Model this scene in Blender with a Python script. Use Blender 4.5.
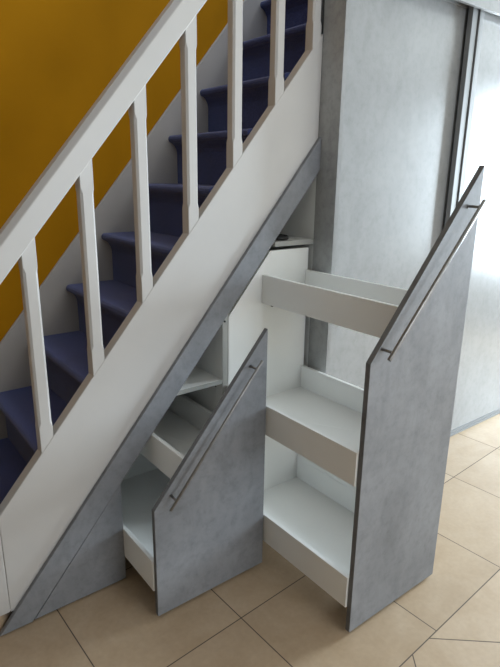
import bpy, bmesh, math, random
from mathutils import Vector, Matrix

C = bpy.context.scene.collection
for o in list(bpy.data.objects):
    bpy.data.objects.remove(o, do_unlink=True)

# ------------------------------------------------------------------ camera
F = Vector((0.590685, 0.757283, -0.278594))
R = Vector((0.791000, -0.611643, 0.014520))
U = Vector((0.159404, 0.228944, 0.960299))
cd = bpy.data.cameras.new('camera')
cam = bpy.data.objects.new('camera', cd); C.objects.link(cam)
cam.matrix_world = Matrix(((R.x, U.x, -F.x, -0.346549), (R.y, U.y, -F.y, -1.662812), (R.z, U.z, -F.z, 1.5), (0, 0, 0, 1)))
cd.sensor_fit = 'VERTICAL'; cd.sensor_height = 24.0
cd.lens = 545.9075 * 24.0 / 667.0
cd.clip_start = 0.02
bpy.context.scene.camera = cam

# ------------------------------------------------------------------ light
vs = bpy.context.scene.view_settings
vs.view_transform = 'Standard'; vs.look = 'None'; vs.gamma = 1.0; vs.exposure = 0.13
vs.use_curve_mapping = False
w = bpy.data.worlds.new('world'); bpy.context.scene.world = w; w.use_nodes = True
bg = w.node_tree.nodes['Background']
bg.inputs[0].default_value = (0.72, 0.84, 1.0, 1); bg.inputs[1].default_value = 1.3

def area(name, loc, target, sx, sy, power, col):
    l = bpy.data.lights.new(name, 'AREA'); l.shape = 'RECTANGLE'; l.size = sx; l.size_y = sy
    l.energy = power; l.color = col
    o = bpy.data.objects.new(name, l); C.objects.link(o); o.location = loc
    o.rotation_euler = (Vector(target) - Vector(loc)).to_track_quat('-Z', 'Y').to_euler()
    return o
# daylight entering the glazed door on the right, the window behind the camera and the window up the stairwell
area('daylight_right', (5.22, -1.05, 1.45), (0, -1.05, 1.3), 1.4, 1.6, 280, (0.76, 0.90, 1.0))
area('daylight_front', (1.3, -3.72, 1.75), (1.1, 0, 1.3), 1.6, 1.0, 34, (0.92, 0.96, 1.0))
area('daylight_stairwell', (2.6, 0.35, 4.3), (1.9, 0.35, 2.2), 0.9, 0.6, 26, (0.80, 0.88, 1.0))

# ------------------------------------------------------------------ materials
def mat(name, col, rough=0.5, metal=0.0, spec=0.5):
    m = bpy.data.materials.new(name); m.use_nodes = True
    b = m.node_tree.nodes['Principled BSDF']
    b.inputs['Base Color'].default_value = (*col, 1); b.inputs['Roughness'].default_value = rough
    b.inputs['Metallic'].default_value = metal; b.inputs['Specular IOR Level'].default_value = spec
    return m
def nodes(m): return m.node_tree.nodes, m.node_tree.links, m.node_tree.nodes['Principled BSDF']
def noise(m, scale, detail=4, rough=0.55, stretch=None, warp=0):
    n, l, b = nodes(m)
    tc = n.new('ShaderNodeTexCoord'); t = n.new('ShaderNodeTexNoise')
    t.inputs['Scale'].default_value = scale; t.inputs['Detail'].default_value = detail
    t.inputs['Roughness'].default_value = rough; t.inputs['Distortion'].default_value = warp
    if stretch:
        mp = n.new('ShaderNodeMapping'); mp.inputs['Scale'].default_value = stretch
        l.new(tc.outputs['Object'], mp.inputs['Vector']); l.new(mp.outputs[0], t.inputs['Vector'])
    else: l.new(tc.outputs['Object'], t.inputs['Vector'])
    return t
def ramp(m, src, stops):
    n, l, b = nodes(m); r = n.new('ShaderNodeValToRGB')
    while len(r.color_ramp.elements) < len(stops): r.color_ramp.elements.new(0.5)
    for e, (p, c) in zip(r.color_ramp.elements, stops): e.position = p; e.color = (*c, 1)
    l.new(src, r.inputs[0]); return r
def mix(m, a, b_, fac, mode='MIX'):
    n, l, b = nodes(m); x = n.new('ShaderNodeMix'); x.data_type = 'RGBA'; x.blend_type = mode
    if isinstance(fac, float): x.inputs[0].default_value = fac
    else: l.new(fac, x.inputs[0])
    for i, s in ((6, a), (7, b_)):
        if isinstance(s, tuple): x.inputs[i].default_value = (*s, 1)
        else: l.new(s, x.inputs[i])
    return x.outputs[2]
def bump(m, src, strength, dist=0.002):
    n, l, b = nodes(m); u = n.new('ShaderNodeBump'); u.inputs['Strength'].default_value = strength
    u.inputs['Distance'].default_value = dist; l.new(src, u.inputs['Height']); l.new(u.outputs[0], b.inputs['Normal'])

def concrete(name, base, amp=0.16, rough=0.5, spec=0.35, k=1.0):
    m = mat(name, base, rough, spec=spec); n, l, b = nodes(m)
    t1 = noise(m, 3.2, 7, 0.62, warp=0.4); t2 = noise(m, 30, 6, 0.72); t3 = noise(m, 9, 6, 0.65, (1, 1, .55), 0.9)
    lo = tuple(c * (1 - amp) for c in base); hi = tuple(c * (1 + amp) for c in base)
    r1 = ramp(m, t1.outputs['Fac'], [(0.32, lo), (0.68, hi)])
    r3 = ramp(m, t3.outputs['Fac'], [(0.36, (1 - 0.14 * k,) * 3), (0.52, (1.0,) * 3), (0.70, (1 + 0.06 * k,) * 3)])
    r2 = ramp(m, t2.outputs['Fac'], [(0.34, (1 - 0.17 * k,) * 3), (0.5, (1.0,) * 3), (0.64, (1 + 0.06 * k,) * 3)])
    c = mix(m, r1.outputs[0], r3.outputs[0], 1.0, 'MULTIPLY'); c = mix(m, c, r2.outputs[0], 1.0, 'MULTIPLY')
    l.new(c, b.inputs['Base Color']); bump(m, t2.outputs['Fac'], 0.05 * k, 0.001)
    return m
CONC = concrete('concrete_laminate', (0.228, 0.235, 0.252), 0.14, k=0.8)
CONCEDGE = concrete('concrete_edging', (0.155, 0.158, 0.165), 0.08)
WCONC = concrete('pale_concrete_laminate', (0.265, 0.268, 0.27), 0.05, rough=0.24, spec=0.5, k=0.5)
SIDEC = concrete('side_laminate_lightened', (0.36, 0.36, 0.355), 0.10, rough=0.5)  # same laminate lightened, standing in for light on the shaded side

def white(name, col, rough, amp=0.025):
    m = mat(name, col, rough); n, l, b = nodes(m)
    t = noise(m, 7, 4); r = ramp(m, t.outputs['Fac'], [(0.3, tuple(c * (1 - amp) for c in col)), (0.7, tuple(min(1, c * (1 + amp)) for c in col))])
    l.new(r.outputs[0], b.inputs['Base Color']); bump(m, t.outputs['Fac'], 0.02, 0.002); return m
LAM = white('white_laminate', (0.87, 0.87, 0.85), 0.38, 0.01)
PAINT = white('cream_white_paint', (0.54, 0.526, 0.512), 0.42, 0.02)
SKIRT = white('skirting_paint', (0.43, 0.40, 0.37), 0.5, 0.04)
ROOMW = white('room_wall_paint', (0.62, 0.60, 0.56), 0.8)
LEFTW = white('dim_bounce_wall', (0.17, 0.135, 0.10), 0.8)  # unseen wall, dark warm tone set to dim and warm bounced light
DARK = mat('dark_plastic', (0.012, 0.012, 0.013), 0.6)
EDGE = white('light_grey_edging', (0.40, 0.40, 0.38), 0.5)
ALU = mat('brushed_aluminium', (0.20, 0.203, 0.206), 0.55, 0.1)
ALUD = mat('shaded_groove_anodised', (0.09, 0.09, 0.092), 0.6, 0.0)
ALUL = white('pale_metal_profile', (0.25, 0.255, 0.26), 0.6, 0.01)
STEEL = mat('brushed_steel', (0.25, 0.24, 0.235), 0.40, 1.0)
n_, l_, b_ = nodes(STEEL); t_ = noise(STEEL, 60, 3, 0.5, (1, 12, 1))
l_.new(ramp(STEEL, t_.outputs['Fac'], [(0.3, (0.20, 0.195, 0.19)), (0.7, (0.30, 0.292, 0.285))]).outputs[0], b_.inputs['Base Color'])

YEL = mat('ochre_wall_paint', (0.32, 0.150, 0.006), 0.85, spec=0.08); n, l, b = nodes(YEL)
t = noise(YEL, 2.2, 5, 0.6); t2 = noise(YEL, 160, 3)
l.new(ramp(YEL, t.outputs['Fac'], [(0.3, (0.38, 0.168, 0.004)), (0.7, (0.43, 0.192, 0.005))]).outputs[0], b.inputs['Base Color'])
bump(YEL, t2.outputs['Fac'], 0.15, 0.002)

CARPET = mat('blue_stair_carpet', (0.03, 0.035, 0.10), 0.95, spec=0.1); n, l, b = nodes(CARPET)
t = noise(CARPET, 240, 4, 0.75); t2 = noise(CARPET, 6, 3, 0.6)
c1 = ramp(CARPET, t.outputs['Fac'], [(0.3, (0.012, 0.019, 0.060)), (0.52, (0.030, 0.044, 0.165)), (0.75, (0.072, 0.10, 0.24))])
c2 = ramp(CARPET, t2.outputs['Fac'], [(0.3, (0.82,) * 3), (0.7, (1.12,) * 3)])
l.new(mix(CARPET, c1.outputs[0], c2.outputs[0], 1.0, 'MULTIPLY'), b.inputs['Base Color'])
b.inputs['Sheen Weight'].default_value = 0.25; b.inputs['Sheen Roughness'].default_value = 0.6
bump(CARPET, t.outputs['Fac'], 0.8, 0.003)

def tile_mat(name='beige_floor_tile'):
    m = mat(name, (0.5, 0.4, 0.3), 0.42, spec=0.45); n, l, b = nodes(m)
    tc = n.new('ShaderNodeTexCoord'); sep = n.new('ShaderNodeSeparateXYZ'); l.new(tc.outputs['Object'], sep.inputs[0])
    def M(op, a, b2=None, c=None):
        x = n.new('ShaderNodeMath'); x.operation = op
        for i, s in enumerate((a, b2, c)):
            if s is None: continue
            if isinstance(s, (int, float)): x.inputs[i].default_value = s
            else: l.new(s, x.inputs[i])
        return x.outputs[0]
    X, Y = sep.outputs[0], sep.outputs[1]
    def lin(a, b2, c): return M('ADD', M('ADD', M('MULTIPLY', X, a), M('MULTIPLY', Y, b2)), c)
    P = 0.4864
    u = M('DIVIDE', lin(1, 0.04, -0.103), P); v = M('DIVIDE', lin(-0.062, 1, 0.453), 0.4812)
    p = M('DIVIDE', lin(0.657, 0.754, -0.0435), P); q = M('DIVIDE', lin(0.754, -0.657, -1.301), P)
    zone = M('LESS_THAN', v, -1.0)
    def edge(s):   # distance to nearest joint, in metres
        f = M('FRACT', s); return M('MULTIPLY', M('MINIMUM', f, M('SUBTRACT', 1.0, f)), P)
    d1 = M('MINIMUM', edge(u), edge(v)); d2 = M('MINIMUM', edge(p), edge(q))
    d2 = M('MINIMUM', d2, M('MULTIPLY', M('ABSOLUTE', M('ADD', v, 1.0)), P))
    def sel(a, b2): return M('ADD', M('MULTIPLY', a, M('SUBTRACT', 1.0, zone)), M('MULTIPLY', b2, zone))
    d = sel(d1, d2)
    mr = n.new('ShaderNodeMapRange'); mr.interpolation_type = 'SMOOTHSTEP'
    mr.inputs[1].default_value = 0.0008; mr.inputs[2].default_value = 0.0030; l.new(d, mr.inputs[0])
    iu = sel(M('FLOOR', u), M('FLOOR', p)); iv = sel(M('FLOOR', v), M('ADD', M('FLOOR', q), 17.0))
    cv = n.new('ShaderNodeCombineXYZ'); l.new(iu, cv.inputs[0]); l.new(iv, cv.inputs[1])
    wn = n.new('ShaderNodeTexWhiteNoise'); l.new(cv.outputs[0], wn.inputs['Vector'])
    vm = n.new('ShaderNodeVectorMath'); vm.operation = 'MULTIPLY_ADD'; vm.inputs[1].default_value = (9, 9, 9)
    l.new(wn.outputs['Color'], vm.inputs[0]); l.new(tc.outputs['Object'], vm.inputs[2])
    t = n.new('ShaderNodeTexNoise'); t.inputs['Scale'].default_value = 4.5; t.inputs['Detail'].default_value = 8; t.inputs['Roughness'].default_value = 0.62
    t.inputs['Distortion'].default_value = 0.5; l.new(vm.outputs[0], t.inputs['Vector'])
    t2 = n.new('ShaderNodeTexNoise'); t2.inputs['Scale'].default_value = 60; t2.inputs['Detail'].default_value = 4; l.new(tc.outputs['Object'], t2.inputs['Vector'])
    r = ramp(m, t.outputs['Fac'], [(0.30, (0.375, 0.272, 0.172)), (0.52, (0.425, 0.318, 0.212)), (0.72, (0.465, 0.358, 0.250))])
    r2 = ramp(m, t2.outputs['Fac'], [(0.3, (0.95,) * 3), (0.7, (1.03,) * 3)])
    tint = ramp(m, wn.outputs['Value'], [(0.0, (0.95, 0.94, 0.93)), (1.0, (1.04, 1.03, 1.02))])
    c = mix(m, r.outputs[0], r2.outputs[0], 1.0, 'MULTIPLY'); c = mix(m, c, tint.outputs[0], 1.0, 'MULTIPLY')
    c = mix(m, (0.07, 0.052, 0.038), c, mr.outputs[0])
    l.new(c, b.inputs['Base Color']); bump(m, mr.outputs[0], 0.15, 0.0010)
    rr = n.new('ShaderNodeMapRange'); rr.inputs[3].default_value = 0.8; rr.inputs[4].default_value = 0.40
    l.new(mr.outputs[0], rr.inputs[0]); l.new(rr.outputs[0], b.inputs['Roughness'])
    return m
TILE = tile_mat()

# ------------------------------------------------------------------ helpers
def obj(name, bm, m, parent=None, bev=0.0, seg=2, smooth=False):
    me = bpy.data.meshes.new(name); bmesh.ops.recalc_face_normals(bm, faces=bm.faces); bm.to_mesh(me); bm.free()
    o = bpy.data.objects.new(name, me); C.objects.link(o)
    for mm in (m if isinstance(m, (list, tuple)) else [m]): me.materials.append(mm)
    if parent: o.parent = parent; o.matrix_parent_inverse = Matrix.Translation(-parent.location)
    if smooth:
        for p in me.polygons: p.use_smooth = True
    if bev > 0:
        b = o.modifiers.new('bevel', 'BEVEL'); b.width = bev; b.segments = seg; b.limit_method = 'ANGLE'; b.angle_limit = math.radians(35)
        b.harden_normals = False
    return o
def box(bm, x0, x1, y0, y1, z0, z1, mi=0):
    v = [bm.verts.new(p) for p in ((x0,y0,z0),(x1,y0,z0),(x1,y1,z0),(x0,y1,z0),(x0,y0,z1),(x1,y0,z1),(x1,y1,z1),(x0,y1,z1))]
    for f in ((0,3,2,1),(4,5,6,7),(0,1,5,4),(1,2,6,5),(2,3,7,6),(3,0,4,7)):
        bm.faces.new([v[i] for i in f]).material_index = mi
def prism(bm, pts, y0, y1, mi=0):           # polygon in XZ extruded along Y
    a = [bm.verts.new((x, y0, z)) for x, z in pts]; b = [bm.verts.new((x, y1, z)) for x, z in pts]
    n = len(pts); fs = [bm.faces.new(a), bm.faces.new(list(reversed(b)))]
    for i in range(n): fs.append(bm.faces.new((a[i], a[(i+1) % n], b[(i+1) % n], b[i])))
    for f in fs: f.material_index = mi
    return fs
def tube(bm, p0, p1, r, n=16, caps=True):
    p0, p1 = Vector(p0), Vector(p1); d = (p1 - p0).normalized(); q = d.to_track_quat('Z', 'Y')
    ra, rb = [], []
    for i in range(n):
        o = q @ Vector((r * math.cos(2*math.pi*i/n), r * math.sin(2*math.pi*i/n), 0))
        ra.append(bm.verts.new(p0 + o)); rb.append(bm.verts.new(p1 + o))
    for i in range(n):
        f = bm.faces.new((ra[i], ra[(i+1) % n], rb[(i+1) % n], rb[i])); f.smooth = True
    if caps: bm.faces.new(list(reversed(ra))); bm.faces.new(rb)
def B(): return bmesh.new()
def thing(name, label, cat, loc=(0, 0, 0), group=None):
    o = bpy.data.objects.new(name, None); C.objects.link(o); o.location = loc; o.empty_display_size = 0.1
    o['label'] = label; o['category'] = cat
    if group: o['group'] = group
    return o
def struct(name, bm, m, bev=0.0):
    o = obj(name, bm, m, None, bev); o['kind'] = 'structure'; return o


S = 1.1855; X0 = -0.0942
def SL(x, off=0.0): return S * (x - X0) + off      # height of the stair slope line at x
YW = 0.68                                           # far wall of the stairs

# ------------------------------------------------------------------ setting
bm = B(); box(bm, -2.2, 5.2, -3.7, 0.9, -0.05, 0.0); struct('floor', bm, TILE)
bm = B(); box(bm, -2.3, 5.3, YW, YW + 0.1, 0.0, 4.6); struct('wall_back', bm, YEL)
bm = B(); box(bm, -2.3, -2.2, -3.8, YW, 0.0, 4.6); struct('wall_left', bm, LEFTW)
bm = B()                                            # right wall with its glazed door opening
box(bm, 5.2, 5.3, -3.8, -1.80, 0, 2.6); box(bm, 5.2, 5.3, -0.30, YW, 0, 2.6); box(bm, 5.2, 5.3, -1.80, -0.30, 2.27, 2.6); box(bm, 5.2, 5.3, -1.80, -0.30, 0, 0.62)
struct('wall_right', bm, ROOMW)
bm = B()
box(bm, -2.3, 0.45, -3.8, -3.7, 0, 2.6); box(bm, 2.15, 5.3, -3.8, -3.7, 0, 2.6)
box(bm, 0.45, 2.15, -3.8, -3.7, 0, 1.2); box(bm, 0.45, 2.15, -3.8, -3.7, 2.25, 2.6)
struct('wall_front', bm, ROOMW)
bm = B(); box(bm, -2.3, 5.3, -3.8, -0.12, 2.6, 2.7); struct('ceiling', bm, ROOMW)

# ------------------------------------------------------------------ wardrobe with sliding doors
wd = thing('sliding_door_wardrobe', 'tall built-in wardrobe with pale grey concrete-look sliding doors, right of the stairs', 'wardrobe', (2.7, 0.2, 0))
bm = B(); box(bm, 1.3002, 1.3212, -0.094, -0.0922, 0.0, 2.598); obj('front_edging', bm, WCONC, wd)
bm = B(); box(bm, 1.3002, 1.3212, -0.092, 0.0195, 0.0, 2.598)
obj('side_panel', bm, SIDEC, wd)['label'] = 'shaded grey side panel of the wardrobe beside the stairs'
bm = B(); box(bm, 1.3217, 5.19, -0.094, -0.076, 2.243, 2.598)
obj('header_panel', bm, WCONC, wd, 0.0012)['label'] = 'pale header board above the sliding doors'
def wdoor(x0, x1, y0, y1, z0, z1, stile_x=None):
    bm = B(); box(bm, x0, x1, y0, y1, z0, z1)
    d = obj('sliding_door', bm, WCONC, wd, 0.001)
    return d
d1 = wdoor(1.3225, 2.27, -0.004, 0.014, 0.014, 2.272)
bm = B(); box(bm, 1.3225, 2.27, -0.010, -0.0045, 2.262, 2.31); obj('top_rail', bm, ALUL, d1)
bm = B(); box(bm, 1.3225, 2.27, -0.009, -0.0045, 0.014, 0.03); obj('bottom_rail', bm, ALUL, d1)
d2 = wdoor(2.243, 3.25, -0.040, -0.022, 0.014, 2.40)
bm = B(); box(bm, 2.192, 2.2350, -0.046, -0.020, 0.014, 2.40); box(bm, 2.2430, 2.2600, -0.052, -0.0405, 0.014, 2.40); obj('stile', bm, ALU, d2, 0.002)
bm = B(); box(bm, 2.2350, 2.2430, -0.036, -0.020, 0.014, 2.40); obj('stile_groove', bm, ALUD, d2)
bm = B(); box(bm, 2.2600, 2.2880, -0.0480, -0.0405, 0.014, 2.40); obj('stile_lip', bm, ALUL, d2, 0.003)
bm = B(); box(bm, 2.2880, 3.25, -0.0440, -0.0405, 0.014, 0.030); obj('bottom_rail', bm, ALUL, d2)
bm = B(); box(bm, 3.26, 5.19, -0.040, -0.022, 0.014, 2.40); obj('sliding_door', bm, WCONC, wd, 0.001)
bm = B(); box(bm, 1.3172, 5.19, 0.032, 0.060, 0.0, 2.598); box(bm, 1.3005, 1.3172, 0.032, 0.060, SL(1.31, 0.0), 2.598); obj('back_panel', bm, CONC, wd)  # grey panel stops light leaking; narrow strip stands in for the shadowed gap
bm = B(); box(bm, 1.3217, 5.19, -0.050, 0.030, 0.0, 0.0125); obj('floor_track', bm, ALUL, wd)
bm = B(); box(bm, 1.3217, 5.19, -0.075, 0.030, 2.42, 2.44); obj('top_track', bm, ALUL, wd)

# ------------------------------------------------------------------ staircase
st = thing('staircase', 'white wooden staircase with blue carpeted steps rising to the right against the ochre wall', 'staircase', (0.3, 0.35, 0))
Y0, Y1 = 0.0178, 0.062
bm = B()
xl, xr = -0.045, 1.2995
prism(bm, [(xl, 0.066), (X0 + 0.166 / S, 0.066), (xr, SL(xr, -0.10)), (xr, SL(xr, 0.375)), (xl, SL(xl, 0.375))], Y0, Y1)
obj('stringer', bm, PAINT, st, 0.0025)
# newel post at the foot
bm = B(); box(bm, -0.140, -0.0453, 0.0178, 0.105, 0.066, 1.30); box(bm, -0.148, -0.040, 0.0105, 0.113, 1.30, 1.325)
obj('newel_post', bm, PAINT, st, 0.004)
# tiled plinth under the stringer foot
bm = B(); prism(bm, [(-0.150, 0.0), (0.30, 0.0), (0.30, 0.064), (-0.150, 0.064)], 0.026, 0.060)
obj('plinth', bm, TILE, st)
# handrail
bm = B()
pts = lambda x, a: (x, SL(x, a))
sec = [(0.004, 1.030), (0.060, 1.030), (0.060, 1.140), (0.054, 1.150), (0.021, 1.150), (0.004, 1.126)]
ra = [bm.verts.new((-0.0465, y, SL(-0.0465, a))) for y, a in sec]; rb = [bm.verts.new((1.60, y, SL(1.60, a))) for y, a in sec]
bm.faces.new(ra); bm.faces.new(list(reversed(rb)))
for i in range(6): bm.faces.new((ra[i], ra[(i + 1) % 6], rb[(i + 1) % 6], rb[i]))
obj('handrail', bm, PAINT, st, 0.003, 3)
# balusters: square ends, stop-chamfered middles
def baluster(xc, zlo_off=0.355, zhi_off=1.045):
    bm = B(); h = 0.0215; yc = 0.0405
    def ring(zf, c):
        c = max(c, 0.0012)
        o = [(-h + c, -h), (h - c, -h), (h, -h + c), (h, h - c), (h - c, h), (-h + c, h), (-h, h - c), (-h, -h + c)]
        return [bm.verts.new((xc + a, yc + b, zf(xc + a))) for a, b in o]
    zl, zh = SL(xc, 0.375), SL(xc, 1.03)
    rs = [ring(lambda x: SL(x, zlo_off), 0), ring(lambda x: zl + 0.062, 0), ring(lambda x: zl + 0.078, 0.0072),
          ring(lambda x: zh - 0.085, 0.0072), ring(lambda x: zh - 0.068, 0), ring(lambda x: SL(x, zhi_off), 0)]
    bm.faces.new(list(reversed(rs[0]))); bm.faces.new(rs[-1])
    for a, b in zip(rs, rs[1:]):
        for i in range(8): bm.faces.new((a[i], a[(i+1) % 8], b[(i+1) % 8], b[i]))
    return obj('baluster', bm, PAINT, st)
for k in range(7): baluster(0.129 + 0.1920 * k - (0.012 if k == 6 else 0))
# steps: tread, round carpeted nosing, riser
RISE, GO, NX, NZ = 0.2122, 0.1745, 0.4515, 1.0325
for k in range(-4, 11):
    x = NX + GO * k; z = NZ + RISE * k; rx = x + 0.045
    prof = [(rx + GO + 0.008, z), (x + 0.016, z)]
    for i in range(1, 7):
        a = math.radians(90 + 30 * i); prof.append((x + 0.016 + 0.016 * math.cos(a), z - 0.016 + 0.016 * math.sin(a)))
    prof = prof[:-1]
    prof += [(x + 0.020, z - 0.034), (x + 0.032, z - 0.045), (x + 0.041, z - 0.060), (rx, z - 0.078)]
    zb = max(z - RISE - 0.004, 0.0)
    prof += [(rx, zb), (rx + 0.022, zb), (rx + 0.022, z - 0.03), (rx + GO + 0.008, z - 0.03)]
    bm = B(); prism(bm, prof, Y1 + 0.0005, YW - 0.016)
    obj('step', bm, CARPET, st, 0.003, 2)
# stringer board on the far wall
bm = B(); xa, xb = -0.60, 1.95
prism(bm, [(xa, 0.0), (0.10, 0.0), (xb, SL(xb, -0.35)), (xb, SL(xb, 0.512)), (-0.35, SL(-0.35, 0.512)), (xa, 0.22)], YW - 0.0155, YW - 0.0005)
obj('wall_stringer', bm, SKIRT, st, 0.003)
# sloping soffit underneath
bm = B(); prism(bm, [(0.16, SL(0.16, -0.02)), (1.2995, SL(1.2995, -0.02)), (1.2995, SL(1.2995, -0.002)), (0.16, SL(0.16, -0.002))], Y1 + 0.001, YW - 0.017)
obj('soffit', bm, LAM, st)

# ------------------------------------------------------------------ cupboard carcass under the stairs
cu = thing('under_stair_cupboard', 'triangular concrete-look cupboard frame fitted under the white stairs', 'cupboard', (0.5, 0.3, 0))
FW = 0.1276
bm = B()
xt = X0 + 0.004 / S
prism(bm, [(xt, 0.004), (X0 + (FW + 0.004) / S - 0.0008, 0.004), (1.2995, SL(1.2995, -FW)), (1.2995, SL(1.2995))], 0.0, 0.0172)
obj('sloping_frame', bm, CONC, cu, 0.0012)
bm = B(); xc_ = X0 + (FW + 0.012) / S
prism(bm, [(xc_ + 0.001, 0.008), (0.3667, 0.008), (0.3667, SL(0.3667, -FW - 0.0015)), ], 0.0015, 0.0172)
obj('corner_panel', bm, CONC, cu, 0.001)['label'] = 'fixed triangular grey panel at the foot of the slope'
bm = B(); prism(bm, [(-0.07, 0.0), (0.355, 0.0), (0.355, 0.0075), (-0.07, 0.0075)], 0.010, 0.0172); obj('base_gap_shade', bm, DARK, cu)  # black strip stands in for shade in the gap under the frame
# carcass side at the left of the small drawer
bm = B(); prism(bm, [(0.340, 0.0), (0.356, 0.0), (0.356, SL(0.356, -0.03)), (0.340, SL(0.34, -0.03))], 0.064, 0.66); obj('carcass_side', bm, LAM, cu)
bm = B(); prism(bm, [(1.3002, 0.0), (1.3162, 0.0), (1.3162, SL(1.3162, -0.03)), (1.3002, SL(1.3002, -0.03))], 0.064, 0.66)
prism(bm, [(1.3002, 0.0), (1.3162, 0.0), (1.3162, SL(1.3162, -0.115)), (1.3002, SL(1.3002, -0.115))], 0.0200, 0.064); obj('carcass_side', bm, LAM, cu)
# partition between the two drawers
bm = B(); prism(bm, [(0.8285, 0.0), (0.8535, 0.0), (0.8535, SL(0.8535, -0.03)), (0.8285, SL(0.8285, -0.03))], 0.064, 0.66)
prism(bm, [(0.8285, 0.0), (0.8535, 0.0), (0.8535, SL(0.8535, -0.115)), (0.8285, SL(0.8285, -0.115))], 0.0195, 0.064)
pa = obj('partition', bm, LAM, cu, 0.001)
bm = B(); prism(bm, [(0.8285, 0.006), (0.8535, 0.006), (0.8535, SL(0.8535, -FW - 0.001)), (0.8285, SL(0.8285, -FW - 0.001))], 0.0175, 0.019)
obj('edging', bm, EDGE, pa)
bm = B(); tube(bm, (0.8375, 0.0172, 0.952), (0.8375, 0.0150, 0.952), 0.0042); obj('screw', bm, DARK, pa)
# fixed shelf of the small compartment
def shelf(x0, x1, z0, z1, y0, y1):
    bm = B(); box(bm, x0, x1, y0 + 0.002, y1, z0, z1); s = obj('shelf', bm, LAM, cu, 0.0008)
    bm = B(); box(bm, x0, x1, y0, y0 + 0.0018, z0, z1); obj('shelf_edging', bm, EDGE, s); return s
shelf(0.60, 0.8280, 0.694, 0.711, 0.0185, 0.62)
s2 = shelf(1.088, 1.2995, 1.224, 1.243, 0.0185, 0.62)
bm = B(); prism(bm, [(0.36, 0.0), (1.2995, 0.0), (1.2995, SL(1.2995, -0.03)), (0.36, SL(0.36, -0.03))], 0.648, 0.66); obj('back_panel', bm, LAM, cu)
bm = B(); tube(bm, (0.8282, 0.065, 0.668), (0.8262, 0.065, 0.668), 0.003, 10); obj('screw', bm, DARK, cu)

bm = B(); prism(bm, [(0.8540, SL(0.8540, -FW - 0.020)), (1.2995, SL(1.2995, -FW - 0.020)), (1.2995, SL(1.2995, -0.10)), (0.8540, SL(0.8540, -0.10))], 0.0180, 0.0625)
obj('sloping_lining', bm, EDGE, cu, 0.001)
# small black pouch on the top shelf
bm = B(); bmesh.ops.create_uvsphere(bm, u_segments=20, v_segments=12, radius=1)
random.seed(4)
for v in bm.verts:
    c = v.co; k = 1 + 0.10 * math.sin(5 * c.x + 2) * math.cos(6 * c.y)
    v.co = Vector((1.150 + c.x * 0.036 * k, 0.060 + c.y * 0.030 * k, max(1.2431, 1.254 + c.z * 0.014 * k)))
po = obj('pouch', bm, DARK, None, smooth=True)
po['label'] = 'small black pouch lying on the topmost shelf under the stairs'; po['category'] = 'pouch'

# ------------------------------------------------------------------ pull-out drawers
def tray(parent, x0, x1, y0, y1, z0, z1, t=0.015, label=None, high=0.0):
    bm = B(); fz = z0 + 0.016
    box(bm, x0, x1, y0, y1, z0, fz); box(bm, x0, x0 + t, y0, y1, fz, z1); box(bm, x1 - t, x1, y0, y1, fz, z1); box(bm, x0 + t, x1 - t, y0, y0 + t, fz, z1)
    bmesh.ops.remove_doubles(bm, verts=bm.verts, dist=0.00005)
    if high: box(bm, x1 - t, x1, y0, y1, z1, high)
    t_ = obj('tray', bm, LAM, parent, 0.0012)
    if label: t_['label'] = label
    return t_
def front(parent, xa, xb, y, z0, h1, h2, t=0.0185):
    bm = B(); fs = prism(bm, [(xa, z0), (xb, z0), (xb, h2), (xa, h1)], y, y + t)
    for f in fs[2:]: f.material_index = 1
    return obj('front_panel', bm, [CONC, CONCEDGE], parent, 0.0010)
def handle(parent, p0, p1, y_bar, y_face, posts, r=0.0062):
    bm = B(); tube(bm, (p0[0], y_bar, p0[1]), (p1[0], y_bar, p1[1]), r, 20)
    h = obj('handle', bm, STEEL, parent, 0.0006)
    for f in posts:
        x = p0[0] + (p1[0] - p0[0]) * f; z = p0[1] + (p1[1] - p0[1]) * f
        bm = B(); tube(bm, (x, y_bar + 0.003, z), (x, y_face - 0.0003, z), 0.0045, 14)
        tube(bm, (x, y_face - 0.0030, z), (x, y_face - 0.0003, z), 0.0066, 14)
        obj('handle_post', bm, STEEL, h)
    return h
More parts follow.
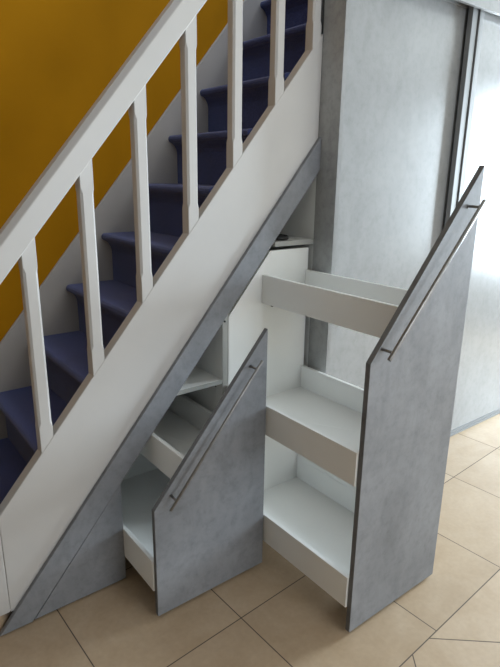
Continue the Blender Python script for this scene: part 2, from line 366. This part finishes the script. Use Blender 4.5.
def castor(parent, x, y, ztop):
    bm = B(); box(bm, x - 0.022, x + 0.022, y - 0.022, y + 0.022, ztop - 0.004, ztop - 0.0005)
    box(bm, x - 0.016, x - 0.013, y - 0.012, y + 0.012, 0.030, ztop - 0.004); box(bm, x + 0.013, x + 0.016, y - 0.012, y + 0.012, 0.030, ztop - 0.004)
    c = obj('castor', bm, STEEL, parent)
    bm = B(); tube(bm, (x - 0.011, y, 0.0305), (x + 0.011, y, 0.0305), 0.030, 24); obj('wheel', bm, DARK, c)

# small drawer
yf = -0.2468
sd = thing('pull_out_drawer', 'short grey pull-out drawer at the low end, opened only partly', 'drawer', (0.6, yf, 0))
xa, xb = 0.3702, 0.8374
front(sd, xa, xb, yf, 0.012, 0.4325, 0.9829)
ys, yb = yf + 0.0190, 0.475
tray(sd, 0.3655, 0.795, ys, yb, 0.1065, 0.2265)
tray(sd, 0.500, 0.795, ys, yb, 0.4500, 0.5705)
bm = B(); prism(bm, [(0.3655, 0.1065), (0.795, 0.1065), (0.795, 0.70), (0.60, 0.70), (0.3655, SL(0.3655, -0.135))], yb + 0.0005, yb + 0.0165)
obj('back_panel', bm, LAM, sd, 0.001)
handle(sd, (0.410, 0.441), (0.785, 0.886), yf - 0.038, yf, (0.065, 0.94), 0.0050)
castor(sd, 0.60, ys + 0.06, 0.1065)
castor(sd, 0.60, yb - 0.06, 0.1065)

# tall drawer
yf = -0.6971
td = thing('pull_out_drawer', 'tall grey pull-out drawer with three white trays, opened furthest beside the wardrobe', 'drawer', (1.08, yf, 0))
xa, xb = 0.8532, 1.3306
front(td, xa, xb, yf, 0.012, 0.9773, 1.5403)
ys, yb = yf + 0.0190, 0.0165
tray(td, 0.8455, 1.2715, ys, yb, 0.1057, 0.2242, high=0.252)
tray(td, 0.8455, 1.2715, ys, yb, 0.5669, 0.6842)
tray(td, 1.0216, 1.2715, ys, yb, 1.0014, 1.1168)
bm = B(); prism(bm, [(0.8560, 0.1057), (1.2715, 0.1057), (1.2715, 1.2100), (1.0610, 1.2100), (0.8560, SL(0.8560, -0.160))], yb + 0.0003, yb + 0.0163)
obj('back_panel', bm, LAM, td, 0.001)
bm = B(); tube(bm, (1.075, yb - 0.0002, 0.985), (1.075, yb - 0.006, 0.985), 0.006, 12); obj('cam_screw', bm, DARK, td)
handle(td, (0.881, 0.995), (1.281, 1.436), yf - 0.042, yf, (0.045, 0.955))
castor(td, 1.06, ys + 0.06, 0.1057)
castor(td, 1.06, yb - 0.06, 0.1057)
